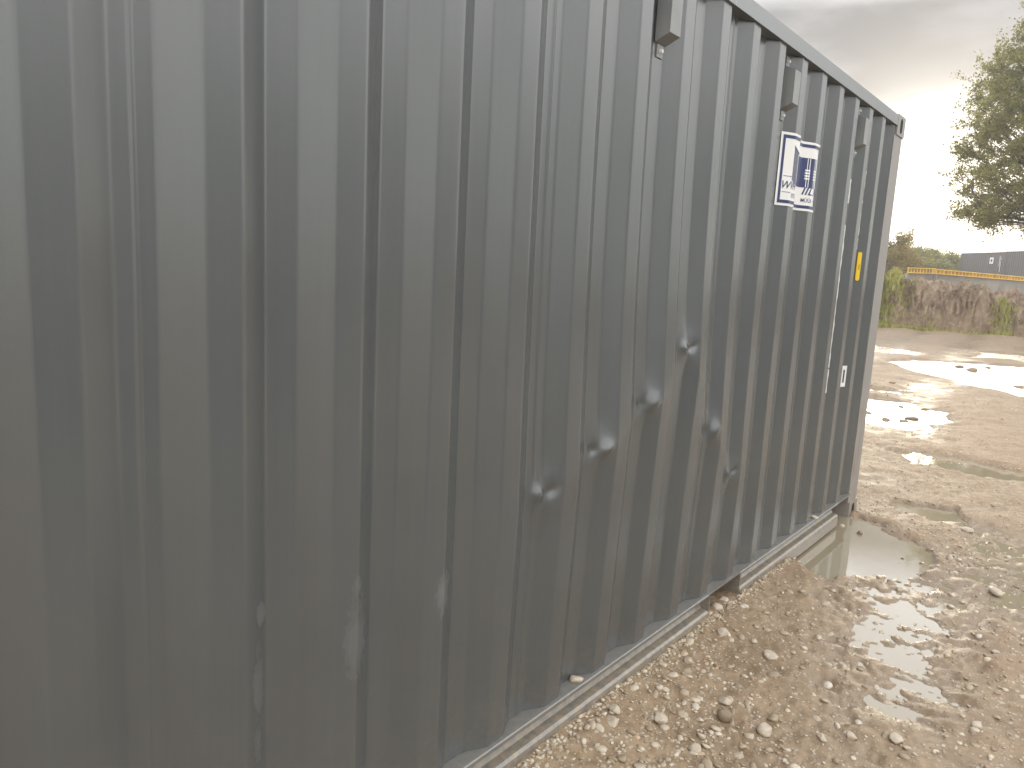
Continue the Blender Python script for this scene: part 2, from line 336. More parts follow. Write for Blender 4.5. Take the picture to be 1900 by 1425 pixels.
def water_mat():
    m, nt, b, out = new_mat('puddle_water'); l = nt.links.new
    nt.nodes.remove(b)
    ge = N(nt, 'ShaderNodeNewGeometry')
    n = N(nt, 'ShaderNodeTexNoise', i_Scale=7.0, i_Detail=3.0); l(ge.outputs['Position'], n.inputs[0])
    n.inputs['Scale'].default_value = 14.0
    sx_ = N(nt, 'ShaderNodeSeparateXYZ'); l(ge.outputs['Position'], sx_.inputs[0])
    wind = ramp(nt, math_(nt, 'MULTIPLY', sx_.outputs[0], .05), [(.40, .02), (.62, .55), (1, 1)])   # sheltered beside the container, ruffled in the open
    bp = N(nt, 'ShaderNodeBump', i_Strength=1.0, i_Distance=.012); l(math_(nt, 'MULTIPLY', n.outputs[0], wind), bp.inputs['Height'])
    gl = N(nt, 'ShaderNodeBsdfGlossy', i_Roughness=.03); gl.inputs[0].default_value = (1, 1, 1, 1); l(bp.outputs[0], gl.inputs['Normal'])
    di = N(nt, 'ShaderNodeBsdfDiffuse'); di.inputs[0].default_value = (.31, .26, .18, 1)
    fr = N(nt, 'ShaderNodeFresnel', i_IOR=1.75); l(bp.outputs[0], fr.inputs['Normal'])
    mx = N(nt, 'ShaderNodeMixShader'); l(math_(nt, 'MULTIPLY_ADD', fr.outputs[0], 1.1, .02, clamp=True), mx.inputs[0]); l(di.outputs[0], mx.inputs[1]); l(gl.outputs[0], mx.inputs[2]); l(mx.outputs[0], out.inputs[0])
    return m
bm = bmesh.new(); vs = [bm.verts.new(p) for p in ((2.2, -14, WATER), (28, -14, WATER), (28, 6, WATER), (2.2, 6, WATER))]; bm.faces.new(vs)
tag(bm_obj('puddle_water', bm, water_mat()), kind='structure')

# ------------------------------------------------------------------ shipping container
X0, PIT, DEP = 1.58348, .278, .036
CX0, CX1 = -.73, 5.33
FR = (.245, .50, .745)       # phases: slope in, valley floor, slope out, outer flat up to 1
def prof(x):
    p = np.mod((x-X0)/PIT, 1.0)
    d = np.where(p < FR[0], p/FR[0], np.where(p < FR[1], 1.0, np.where(p < FR[2], 1-(p-FR[1])/(FR[2]-FR[1]), 0.0)))
    return d
def profile(x, rad=.0055):
    x = np.asarray(x, float)
    # rounded bends: average over a short window
    return sum(prof(x+k*rad/4) for k in range(-4, 5))/9*DEP
DX = np.array([1.2, 1.45, 1.72, 2.00, 2.28, 2.56, 2.83, 3.11, 3.4, 3.7])
DA = np.array([0, .006, .020, .030, .035, .035, .030, .017, .005, 0])
DZ = np.array([.86, .87, .89, .98, 1.12, 1.28, .93, .70, .66, .65])
def bulge(x, z):
    """outward push of the wall (metres, towards -y)"""
    a = np.interp(x, DX, DA); zc = np.interp(x, DX, DZ)
    lo = np.clip((z-.19)/(zc-.19), 0, 1)**1.05; up = np.exp(-(np.clip(z-zc, 0, 9)/.50)**1.15)
    top = sstep(2.53, 2.2, z)
    b = a*np.where(z < zc, lo, up)*top
    for (cx, cz, am, sx, sz, sg) in ((1.722, .895, .0120, .024, .024, 1), (2.000, .985, .0125, .024, .022, -1), (2.280, 1.105, .0115, .026, .030, -1),
                                 (2.556, 1.285, .0105, .021, .019, 1), (2.836, .93, .0110, .022, .034, -1), (3.112, .70, .0090, .018, .018, 1)):
        w = 1.0+.0*x
        inn = np.exp(-((x-cx+.026)/sx)**2)*np.exp(-(np.abs((z-cz+.25*(x-cx))/sz))**1.6)
        slo = np.exp(-((x-cx-.026)/(sx*1.15))**2)*np.exp(-(np.abs((z-cz-.30*(x-cx))/sz))**1.6)
        b = b+sg*am*(inn*1.1-slo*1.25)+.012*np.exp(-((x-cx)/.05)**2)*np.exp(-((z-cz)/.07)**2)
    b = b+.0016*fbm(x*2.3, z*1.1, 51, 3)*top*sstep(.19, .4, z)
    return b
def panel(x0, x1, z0, z1, parent, mat, dented, name='side_panel', dx=.0058, dz=.014):
    if dented:
        pts = set(np.round(np.arange(x0, x1, .0075), 5)) | set(np.round(np.arange(1.60, 3.20, .005), 5))
        for i in range(-10, 16):
            for f in (0, *FR):
                for e in (-.0056, -.0028, 0, .0028, .0056): pts.add(round(X0+PIT*(i+f)+e, 5))
            if i % 4 == 0:
                for e in (-.007, -.0035, 0, .0035, .007): pts.add(round(X0+PIT*(i+.37)+e, 5))
        pts = sorted(p for p in pts if x0+.0005 < p < x1-.0005)
        xs = [x0]
        for p in pts:
            if p-xs[-1] > .0011: xs.append(p)
        xs = np.array(xs+[x1])
        zs = np.concatenate([np.arange(z0, .62, .014), np.arange(.62, 1.38, .0065), np.arange(1.38, 1.6, .014), np.arange(1.6, z1-.02, .05), [z1]])
    else:
        br = []; i0 = math.floor((x0-X0)/PIT)-1
        for i in range(i0, i0+40):
            for f in (0, *FR): br.append(X0+PIT*(i+f))
        xs = np.array([x0]+[b for b in br if x0 < b < x1]+[x1]); zs = np.array([z0, z1])
    XX, ZZ = np.meshgrid(xs, zs, indexing='ij')
    Y = (profile(XX) if dented else prof(XX)*DEP)
    if dented:
        Y = Y-bulge(XX, ZZ)
        # weld bead down the valley every fourth rib
        for k in (-8, -4, 0, 4, 8):
            xw = X0+PIT*(k+.37)+.0008*np.sin(ZZ*9)
            Y = Y-.0022*np.exp(-((XX-xw)/.0045)**2)
    V = np.stack([XX, Y, ZZ], -1).reshape(-1, 3)
    return np_mesh(name, V, grid_faces(len(xs), len(zs)), mat, parent, smooth=dented)

root = tag(empty('shipping_container', (CX0, 0, 0)), 'large dented dark grey corrugated container with white logo sticker, filling the foreground', 'container', 'grey shipping containers')
OFF = Vector((-CX0, 0, 0))
def P_(o):   # parts are modelled in world coordinates; the empty stands at x = CX0
    o.parent = root; o.location = OFF*1.0; return o
H = 2.591; ZL = .187; ZT = 2.528; XP = 5.13
P_(panel(CX0+.20, XP+.002, ZL-.001, ZT+.004, None, M_PAINT, True))
# top rail
bm = bmesh.new(); prism_x(bm, [(-.010, ZT), (.052, ZT), (.052, H-.003), (-.010, H-.003)], CX0+.17, 5.155)
P_(bm_obj('top_rail', bm, M_RAIL, bevel=.006))
# bottom rail: C channel with lip, cut for the fork pocket
def rail(x0, x1): 
    lip = [(.10, ZL-.008), (.10, ZL-.002), (-.012, ZL-.002), (-.0155, ZL-.005), (-.0155, ZL-.012), (-.012, ZL-.015), (.016, ZL-.017), (.022, ZL-.025), (.022, .128), (.014, .116), (-.012, .110), (-.020, .102), (-.022, .090), (-.022, .036), (.03, .036), (.03, ZL-.008)]
    bm = bmesh.new(); prism_x(bm, lip, x0, x1)
    return P_(bm_obj('bottom_rail', bm, M_RAIL))
rail(CX0+.17, 2.968)
rail(3.312, 4.86)
bm = bmesh.new(); prism_x(bm, [(-.012, ZL-.002), (.10, ZL-.002), (.10, ZL-.010), (-.012, ZL-.010)], 2.9685, 3.3115)
box(bm, 2.969, 2.976, -.018, .40, .02, ZL-.0105); box(bm, 3.304, 3.311, -.018, .40, .02, ZL-.0105); box(bm, 2.9765, 3.3035, -.014, .40, .02, .034)
P_(bm_obj('fork_pocket', bm, M_RAIL))
bm = bmesh.new(); prism_x(bm, [(-.012, ZL-.002), (.10, ZL-.002), (.10, ZL-.012), (-.012, ZL-.012)], 4.8605, 5.142)
P_(bm_obj('rail_lip', bm, M_RAIL))
# corner posts
for xa, xb, s in ((5.13, 5.322, 1), (CX0+.008, CX0+.20, -1)):
    bm = bmesh.new()
    y0 = -.004; y1 = .15
    box(bm, xa, xb, y0, y1, .118, 2.475)
    P_(bm_obj('corner_post', bm, M_POST, bevel=.010))
    bm = bmesh.new(); box(bm, xa, xb, 2.438-.16, 2.438, .118, 2.475); P_(bm_obj('corner_post', bm, M_POST, bevel=.010))
# corner castings; oblong holes are near-black plugs for the shade inside
def casting(xa, xb, ya, yb, za, zb, front):
    bm = bmesh.new(); box(bm, xa, xb, ya, yb, za, zb)
    o = bm_obj('corner_casting', bm, M_POST, bevel=.007)
    cx_ = (xa+xb)/2; cz_ = (za+zb)/2; yf = ya-.0015 if front < 0 else yb+.0015
    ring = [(cx_+.026*math.cos(t), cz_+.018*math.copysign(1, math.sin(t)+1e-9)+.026*math.sin(t)) for t in np.linspace(0, 2*math.pi, 20, endpoint=False)]
    v = [(x, yf, z) for x, z in ring]+[(x, yf+.02*(1 if front < 0 else -1), z) for x, z in ring]; n = 20
    fs = [tuple(range(n)), tuple(range(2*n-1, n-1, -1))]+[(i, i+n, (i+1) % n+n, (i+1) % n) for i in range(n)]
    P_(o); h = mesh_obj('hole_shade', v, fs, M_DARK, o)
    h.location = (0, 0, 0)
for xa, xb in ((5.152, 5.334), (CX0-.004, CX0+.178)):
    for za, zb in ((-.004, .117), (2.476, 2.597)):
        casting(xa, xb, -.011, .15, za, zb, -1); casting(xa, xb, 2.438-.15, 2.449, za, zb, 1)
# far side, ends, roof, floor
bm = bmesh.new(); box(bm, CX0+.2, 5.13, 2.38, 2.42, .18, 2.53); P_(bm_obj('back_panel', bm, M_PAINT))
def zig(n, a, b, d):
    pts = []; p = (b-a)/n
    for i in range(n):
        for f, dd in ((0, 0), (.26, 0), (.5, d), (.76, d)): pts.append((a+p*(i+f), dd))
    pts.append((b, 0)); return pts
for xe, sgn in ((5.29, 1), (CX0+.04, -1)):
    z = zig(8, .15, 2.288, -.036*sgn); v = [(xe+d, y, zz_) for zz_ in (.12, 2.53) for y, d in z]; n = len(z)
    P_(mesh_obj('end_panel', v, [(i, i+1, i+1+n, i+n) for i in range(n-1)], M_PAINT))
z = zig(24, CX0+.17, 5.155, -.02); v = [(x, y, 2.585+d) for y in (.05, 2.39) for x, d in z]; n = len(z)
P_(mesh_obj('roof', v, [(i, i+1, i+1+n, i+n) for i in range(n-1)], M_PAINT))
bm = bmesh.new(); box(bm, CX0+.2, 5.13, .11, 2.36, .13, .175); P_(bm_obj('floor', bm, M_DARK))
for xe in (5.24, CX0+.01):
    bm = bmesh.new(); box(bm, xe, xe+.08, .152, 2.286, .02, .16); P_(bm_obj('end_sill', bm, M_RAIL))
    bm = bmesh.new(); box(bm, xe, xe+.08, .152, 2.286, 2.50, 2.585); P_(bm_obj('end_header', bm, M_RAIL))

# ventilators in the valleys
def vent(ph):
    xc = X0+PIT*(ph+.40); z0, z1 = 2.29, 2.47; w = .035; yb = DEP-.004; yf = -.020; b = .022
    bm = bmesh.new()
    a = [(yb, z0), (yf, z0+b), (yf, z1-b), (yb, z1)]
    prism_x(bm, a, xc-w, xc+w)
    o = P_(bm_obj('vent_cover', bm, M_VENT, bevel=.003))
    for zc in (z0-.022, z1+.022):
        bm = bmesh.new(); box(bm, xc-.020, xc+.020, DEP-.006, DEP-.0005, zc-.020, zc+.020)
        p = bm_obj('mounting_tab', bm, M_VENT, o, bevel=.002)
        bm = bmesh.new(); bmesh.ops.create_cone(bm, cap_ends=True, segments=12, radius1=.008, radius2=.006, depth=.010, matrix=Matrix.Translation((xc, DEP-.011, zc)) @ Matrix.Rotation(math.pi/2, 4, 'X'))
        bm_obj('screw', bm, M_MARK, o)
for k in (-2, 2, 6, 10): vent(k)

# ---- logo sticker wrapped over the ribs
SX0, SX1, SZ0, SZ1 = X0+PIT*6.47, X0+PIT*8.03, 1.890, 2.207
def wrap(bm, lift, x0=SX0, z0=SZ0):
    """(u,v) drawing plane -> the ribbed wall; fold lines are cut in first"""
    for i in range(4, 10):
        for f in (0, *FR):
            xx = X0+PIT*(i+f)
            for e in (-.004, .004):
                bmesh.ops.bisect_plane(bm, geom=bm.verts[:]+bm.edges[:]+bm.faces[:], plane_co=(xx+e, 0, 0), plane_no=(1, 0, 0))
    for v in bm.verts:
        x, z = v.co.x, v.co.z
        y = float(profile(x))-float(bulge(np.float64(x), np.float64(z)))
        v.co.y = y-lift
        v.co.z = z
def stick_rect(rects, lift, mat, name, parent, skew=0):
    bm = bmesh.new()
    for r in rects:
        pts = r if len(r) > 4 or isinstance(r[0], tuple) else [(r[0], r[1]), (r[2], r[1]), (r[2], r[3]), (r[0], r[3])]
        bm.faces.new([bm.verts.new((x, 0, z)) for x, z in pts])
    wrap(bm, lift)
    for f in bm.faces:
        f.normal_update()
        if f.normal.y > 0: f.normal_flip()
    me = bpy.data.meshes.new(name); bm.to_mesh(me); bm.free(); me.materials.append(mat)
    o = bpy.data.objects.new(name, me); COL.objects.link(o); o.parent = parent; return o
def U(u, v): return (SX0+(SX1-SX0)*u, SZ0+(SZ1-SZ0)*v)
def UR(u0, v0, u1, v1): a = U(u0, v0); b = U(u1, v1); return (a[0], a[1], b[0], b[1])
stick = P_(stick_rect([UR(0, 0, 1, 1)], .0022, M_STICK, 'logo_sticker', None))
stick['label'] = 'white square logo sticker with navy border folded over the ribs'
fr = .035; i0, i1 = .035, .07
stick_rect([UR(i0, i0, 1-i0, i1+.01), UR(i0, 1-i1-.01, 1-i0, 1-i0), UR(i0, i1+.01, i0+.03, 1-i1-.01), UR(1-i0-.03, i1+.01, 1-i0, 1-i1-.01)], .0034, M_NAVY, 'border', stick)
# container drawing: ribbed side, navy door end with rods and hinges
lg = []
for k in range(6): lg.append(UR(.200+.021*k, .36-.012*k, .212+.021*k, .83-.015*k))
lg.append([U(.195, .80), U(.36, .72), U(.36, .75), U(.195, .84)])
stick_rect(lg, .0034, M_NAVY, 'drawn_container_side', stick)
stick_rect([[U(.38, .34), U(.90, .34), U(.90, .77), U(.38, .77)]], .0034, M_NAVY, 'drawn_container_door', stick)
lg = []
for u in (.735, .765, .845, .87): lg.append(UR(u, .345, u+.009, .765))
for u in (.715, .83):
    for v in (.46, .50, .54, .58): lg.append(UR(u, v, u+.065, v+.022))
stick_rect(lg, .0046, M_STICK, 'drawn_door_rods', stick)
for q_ in ((.08, .405, .19, .413), (.08, .185, .19, .193), (.90, .155, .95, .163)): stick_rect([UR(*q_)], .0034, M_NAVY, 'drawn_line', stick)
def text_part(txt, u, v, hgt, shear, name, width=None, bold=0):
    cu = bpy.data.curves.new(name, 'FONT'); cu.body = txt; cu.size = 1; cu.shear = shear; cu.offset = bold; cu.resolution_u = 2
    t = bpy.data.objects.new(name+'_tmp', cu); COL.objects.link(t)
    dg = bpy.context.evaluated_depsgraph_get(); me = bpy.data.meshes.new_from_object(t.evaluated_get(dg)); bpy.data.objects.remove(t)
    xs = [q.co.x for q in me.vertices]; ys = [q.co.y for q in me.vertices]
    bm = bmesh.new(); bm.from_mesh(me); a = U(u, v); sc = hgt/(max(ys)-min(ys)); sx = (width*(SX1-SX0)/(max(xs)-min(xs))) if width else sc
    for q in bm.verts: q.co = Vector((a[0]+(q.co.x-min(xs))*sx, 0, a[1]+(q.co.y-min(ys))*sc))
    wrap(bm, .0034)
    for f in bm.faces:
        f.normal_update()
        if f.normal.y > 0: f.normal_flip()
    me = bpy.data.meshes.new(name); bm.to_mesh(me); bm.free(); me.materials.append(M_NAVY)
    o = bpy.data.objects.new(name, me); COL.objects.link(o); o.parent = stick
text_part('WVH', .075, .235, .034, .3, 'lettering', .25, .012)
text_part('IIL', .70, .235, .036, .3, 'lettering', .16, .012)
text_part('.I', .885, .235, .036, .3, 'lettering', .05, .012)
text_part('EITE', .225, .125, .019, 0, 'lettering', .10, .008)
text_part('M\u00dc\u00dcK', .70, .125, .023, 0, 'lettering', .17, .008)

# yellow plate, white frame sticker and white marking strips
def plate(name, x0, x1, z0, z1, lift, mat, label=None, bev=.0):
    bm = bmesh.new(); n = 6; pts = []
    r = min(x1-x0, z1-z0)*.45
    for cx_, cz_, a0 in ((x1-r, z1-r, 0), (x0+r, z1-r, 90), (x0+r, z0+r, 180), (x1-r, z0+r, 270)):
        for k in range(n+1):
            a = R(a0+90*k/n); pts.append((cx_+r*math.cos(a), cz_+r*math.sin(a)))
    f = bm.faces.new([bm.verts.new((x, 0, z)) for x, z in pts]); wrap(bm, lift)
    ext = bmesh.ops.extrude_face_region(bm, geom=bm.faces[:])
    for v in [g for g in ext['geom'] if isinstance(g, bmesh.types.BMVert)]: v.co.y += -.004
    o = P_(bm_obj(name, bm, mat)); 
    if label: o['label'] = label
    return o
def ys_of(ph_a, ph_b): return X0+PIT*ph_a, X0+PIT*ph_b
def apx(xa, y): return xa*(1.2492+y)/1.2492
xa, xb = ys_of(11.52, 11.615)
yp = plate('yellow_plate', xa, xb, 1.575, 1.745, .002, M_YEL, 'narrow bright yellow plate beside the end of the wall')
bm = bmesh.new(); box(bm, xa+.012, xb-.012, -.001, 0, 1.640, 1.672)
for v in bm.verts: v.co.y += float(profile(v.co.x))-.0065
bm_obj('plate_print', bm, M_DARK, yp)
def strip(pts_l, pts_r, mat=M_MARK, name='white_marking'):
    bm = bmesh.new(); n = len(pts_l)
    for i in range(n-1):
        q = [bm.verts.new((x, 0, z)) for x, z in (pts_l[i], pts_r[i], pts_r[i+1], pts_l[i+1])]
        bm.faces.new(q)
    for v in bm.verts:
        x, z = v.co.x, v.co.z; v.co.y = float(profile(x))-float(bulge(np.float64(x), np.float64(z)))-.002
    for f in bm.faces:
        f.normal_update()
        if f.normal.y > 0: f.normal_flip()
    me = bpy.data.meshes.new(name); bm.to_mesh(me); bm.free(); me.materials.append(mat)
    o = bpy.data.objects.new(name, me); COL.objects.link(o); return P_(o)
def wavy(ph, z0, z1, a0, a1, n=40, seed=0):
    xl = X0+PIT*(ph+.30); L_, R_ = [], []
    for i in range(n+1):
        z = z0+(z1-z0)*i/n; t = i/n
        w = a0+a1*(.5+.5*math.sin(z*29+seed)+.55*math.sin(z*71+seed*2.))
        L_.append((X0+PIT*(ph+.36), z)); R_.append((X0+PIT*(ph+.445)+w, z))
    strip(L_, R_)
wavy(10.0, 2.00, 2.13, .007, .004, 12, .2)
wavy(10.0, 1.07, 1.88, .003, .006, 60, 1.3)
wavy(10.0, .92, 1.06, .006, .005, 14, 2.1)
wavy(11.0, 2.10, 2.21, .000, .004, 10, .6)
wavy(11.0, 1.84, 2.04, .000, .004, 16, 3.6)
wavy(11.0, 1.76, 1.82, .000, .004, 8, 4.4)
xa, xb = ys_of(11.45, 11.60)
for r in ((xa, xb, 1.035, 1.060), (xa, xb, .930, .955), (xb-.012, xb, .955, 1.035), (xa, xb-.024, .955, 1.035)):
    n = 6; zs_ = np.linspace(r[2], r[3], 2); xs_ = np.linspace(r[0], r[1], n)
    bm = bmesh.new()
    for i in range(n-1): bm.faces.new([bm.verts.new((x, float(profile(x))-.002, z)) for x, z in ((xs_[i], r[2]), (xs_[i+1], r[2]), (xs_[i+1], r[3]), (xs_[i], r[3]))])
    P_(bm_obj('white_frame_marking', bm, M_MARK))

# ------------------------------------------------------------------ stones
def rock_mesh(name, r, seed, sub=2, flat=.65):
    bm = bmesh.new(); bmesh.ops.create_icosphere(bm, subdivisions=sub, radius=1)
    q = random.Random(seed); ax = [q.uniform(.75, 1.25), q.uniform(.7, 1.1), flat*q.uniform(.8, 1.15)]
    cuts = [(Vector((q.gauss(0, 1), q.gauss(0, 1), q.gauss(0, 1))).normalized(), q.uniform(.62, .9)) for _ in range(9)]
    for v in bm.verts:
        p = v.co.copy()
        for n_, d in cuts:
            k = p.dot(n_)
            if k > d: p -= n_*(k-d)
        p *= 1+q.uniform(-.03, .03); v.co = Vector((p.x*ax[0]*r, p.y*ax[1]*r, p.z*ax[2]*r))
    me = bpy.data.meshes.new(name); bm.to_mesh(me); bm.free(); return me
def stone_mat(name, stops, rough=.55):
    m, nt, b, out = new_mat(name); l = nt.links.new
    ge = N(nt, 'ShaderNodeNewGeometry')
    c = ramp(nt, ge.outputs['Random Per Island'], stops)
    n = N(nt, 'ShaderNodeTexNoise', i_Scale=55.0, i_Detail=5.0, i_Roughness=.65); l(ge.outputs['Position'], n.inputs[0])
    c = mixc(nt, ramp(nt, n.outputs[0], [(.35, .45), (.6, 0)]), c, (.27, .21, .145))
    l(c, b.inputs['Base Color']); b.inputs['Roughness'].default_value = rough
    bp = N(nt, 'ShaderNodeBump', i_Strength=.35, i_Distance=.006); l(n.outputs[0], bp.inputs['Height']); l(bp.outputs[0], b.inputs['Normal'])
    return m
M_STONE = stone_mat('pale_stone', [(0, (.52, .46, .38)), (.4, (.58, .52, .44)), (.7, (.48, .40, .30)), (1, (.62, .57, .50))])
M_STONE_D = stone_mat('brown_stone', [(0, (.17, .125, .085)), (1, (.24, .18, .12))])
M_GRAV = stone_mat('gravel', [(0, (.28, .21, .14)), (.3, (.38, .30, .21)), (.55, (.50, .42, .32)), (.78, (.60, .52, .41)), (.93, (.60, .54, .45)), (1, (.50, .33, .18))])
# countless pebbles pressed in the mud: one object
def icos(sub=1):
    bm = bmesh.new(); bmesh.ops.create_icosphere(bm, subdivisions=sub, radius=1)
    v = np.array([x.co[:] for x in bm.verts]); bm.verts.index_update(); f = np.array([[x.index for x in fa.verts] for fa in bm.faces]); bm.free(); return v, f
iv1, if1 = icos(1); iv2, if2 = icos(2)
def pebbles(px, py, rad, iv, fi, sink=.48, flat=.55):
    n = len(px); k = len(iv); pz = ground_h(px, py)
    v = np.repeat(iv[None], n, 0)
    for c in range(6):   # flatten by random cutting planes
        nrm = rng.normal(size=(n, 3)); nrm /= np.linalg.norm(nrm, axis=1, keepdims=True); d = rng.uniform(.55, .9, n)
        dot = np.einsum('nki,ni->nk', v, nrm); ex = np.clip(dot-d[:, None], 0, None); v = v-ex[..., None]*nrm[:, None]
    v = v*np.stack([rng.uniform(.75, 1.3, n), rng.uniform(.6, 1.05, n), flat*rng.uniform(.7, 1.2, n)], -1)[:, None]
    a = rng.uniform(0, 6.28, n); ca, sa = np.cos(a)[:, None], np.sin(a)[:, None]
    t = rng.normal(0, .25, n)[:, None]
    x = v[..., 0]*ca-v[..., 1]*sa; y = v[..., 0]*sa+v[..., 1]*ca; z = v[..., 2]+x*t
    r = rad[:, None]
    P = np.stack([x*r+px[:, None], y*r+py[:, None], z*r+(pz+rad*flat*(1-2*sink)*.6)[:, None]], -1).reshape(-1, 3)
    Fa = (fi[None]+(np.arange(n)*k)[:, None, None]).reshape(-1, 3)
    return P, Fa
def wedge(n, r0, r1, a0=-12, a1=26, p=1.0):
    r = np.exp(rng.uniform(math.log(r0), math.log(r1), n)); a = np.radians(rng.uniform(a0, a1, n))
    x = r*np.cos(a); y = CAM.y+r*np.sin(a); return x, y
VV, FF, base = [], [], 0
for n, r0, r1, s0, s1, a1 in ((7500, 1.6, 5.4, .007, .023, 36), (20000, 1.6, 6.5, .003, .0085, 36), (7000, 4.5, 14, .005, .013, 20), (1500, 10, 31, .010, .03, 16)):
    x, y = wedge(n, r0, r1, -30 if r1 < 7 else -12, a1); rad = s0*(s1/s0)**(rng.uniform(0, 1, n)**1.9)
    keep = (y < -.025) | (x > 5.36)
    keep &= ~((x > 5.3) & (y > 0) & (y > (x-5.3)*2))
    z = ground_h(x, y); wetk = z > WATER-.012
    dens = vnoise(x*1.6, y*1.6, 77)+.5
    keep &= wetk & (rng.uniform(0, 1, n) < .18+1.6*dens**1.5)
    x, y, rad = x[keep], y[keep], rad[keep]
    P, Fa = pebbles(x, y, rad, iv2 if s1 > .02 and r1 < 7 else iv1, if2 if s1 > .02 and r1 < 7 else if1)
    VV.append(P); FF.append(Fa+base); base += len(P)
xx = rng.uniform(1.5, 4.5, 1100); yy = -.024-np.abs(rng.normal(0, .022, 1100)); rr_ = .003*(4.5**(rng.uniform(0, 1, 1100)**1.6))
P, Fa = pebbles(xx, yy, rr_, iv1, if1, sink=.3); VV.append(P); FF.append(Fa+base); base += len(P)
tag(np_mesh('gravel', np.concatenate(VV), np.concatenate(FF), M_GRAV, smooth=True), 'pale gravel and pebbles pressed into the wet mud', 'gravel', kind='stuff')
def stone(x, y, r, seed, label, mat=M_STONE, z=None, flat=.65, group=None):
    me = rock_mesh('stone', r, seed, 3, flat); me.materials.append(mat)
    for p in me.polygons: p.use_smooth = True
    o = bpy.data.objects.new('stone', me); COL.objects.link(o)
    zz_ = float(ground_h(np.array([x]), np.array([y]))[0]) if z is None else z
    o.location = (x, y, zz_+r*flat*.45); o.rotation_euler = (random.uniform(-.2, .2), random.uniform(-.2, .2), random.uniform(0, 6)); return tag(o, label, 'stone', group)
stone(1.985, .012, .024, 1, 'cream stone lying in a rib valley on the bottom rail', z=ZL-.004)
stone(4.43, -.002, .020, 2, 'small white chip of stone on the bottom rail near the far corner', z=ZL-.004)
stone(4.93, -.035, .020, 3, 'small white stone in the puddle under the far corner of the wall', z=WATER-.005)
stone(3.01, -.010, .028, 4, 'pale yellowish stone jammed at the near side of the fork pocket', z=.055, flat=.9)
stone(3.10, .000, .030, 5, 'pale stone in the middle of the fork pocket opening', z=.06, flat=.8)
stone(3.19, .010, .026, 6, 'upright cream stone at the far side of the fork pocket', z=.06, flat=1.0)
stone(4.86, -.16, .022, 7, 'brown stone at the far edge of the puddle by the container corner', M_STONE_D, z=WATER)
stone(4.50, -.13, .022, 8, 'flat brown stone in the brown half of the corner puddle', M_STONE_D, z=WATER-.01, flat=.4)
stone(5.42, -.66, .040, 9, 'large cream stone in the mud beyond the corner puddle')
stone(4.60, -.46, .011, 10, 'tiny dark stone standing in the bright corner puddle', M_STONE_D, z=WATER-.002)
stone(2.35, -.37, .030, 11, 'brownish cube shaped stone among pale gravel near the wall', M_STONE_D, flat=.8)
for i, (x, y, r, lab) in enumerate([
    (9.585, .976, .06, 'dark stone at the left side of the bright puddle, against the container edge'),
    (10.505, .811, .05, 'dark stone near the far rim of the bright puddle beyond the corner'),
    (10.587, .560, .07, 'brown stone at the far rim of the bright puddle, right of its middle'),
    (9.673, .523, .08, 'largest brown stone inside the bright puddle beyond the corner'),
    (9.313, .720, .06, 'flat dark stone on the near edge of the bright puddle, left one of a pair'),
    (9.396, .546, .055, 'flat dark stone on the near edge of the bright puddle, right one of a pair'),
    (17.04, 1.15, .09, 'dark stone at the far side of the big distant puddle'),
    (16.60, .87, .14, 'biggest lumpy brown stone in the middle of the big distant puddle'),
    (17.47, .73, .08, 'small dark stone right of the lumpy one in the big distant puddle'),
    (14.61, -.06, .10, 'flat dark stone at the near right rim of the big distant puddle'),
    (12.65, 1.40, .06, 'dark stone on the dry mud between the bright puddle and the big distant one')]):
    stone(x, y, r, 30+i, lab, M_STONE_D, z=(WATER-r*.15 if i < 10 else None), flat=.38, group='stones lying around the far puddles')
for i, (x, y, r, lab) in enumerate([
    (2.889, -.122, .030, 'large white stone on the gravel just outside the fork pocket'),
    (2.579, -.115, .023, 'white stone close to the bottom rail between the pocket and the near edge'),
    (2.168, -.218, .033, 'long white stone lying flat on the near gravel'),
    (2.085, -.087, .022, 'upper one of two pale stones beside the near end of the rail'),
    (2.021, -.116, .022, 'lower one of two pale stones beside the near end of the rail'),
    (2.435, -.333, .023, 'pale angular stone in the middle of the near gravel'),
    (2.881, -.333, .030, 'long cream stone on the gravel left of the wet patch'),
    (2.117, -.372, .026, 'big white stone at the bottom edge of the picture'),
    (2.379, -.502, .034, 'wide cream stone near the bottom edge, the largest of the near gravel'),
    (3.624, -1.021, .020, 'pale orange stone near the right edge, beyond the wet patch'),
    (2.946, -1.048, .022, 'pale stone near the bottom right corner of the picture'),
    (2.564, -.729, .020, 'cream stone below the wet patch near the bottom edge'),
    (2.649, -.848, .028, 'long cream stone right of centre at the bottom edge'),
    (2.470, -.661, .020, 'squarish cream stone at the bottom edge below the wet patch'),
    (2.943, -.241, .018, 'small cream stone beside the large white one near the fork pocket'),
    (4.415, -.935, .036, 'long cream stone near the right edge, level with the corner puddle')]):
    stone(x, y, r, 100+i, lab, flat=.55, group='pale stones on the near gravel')

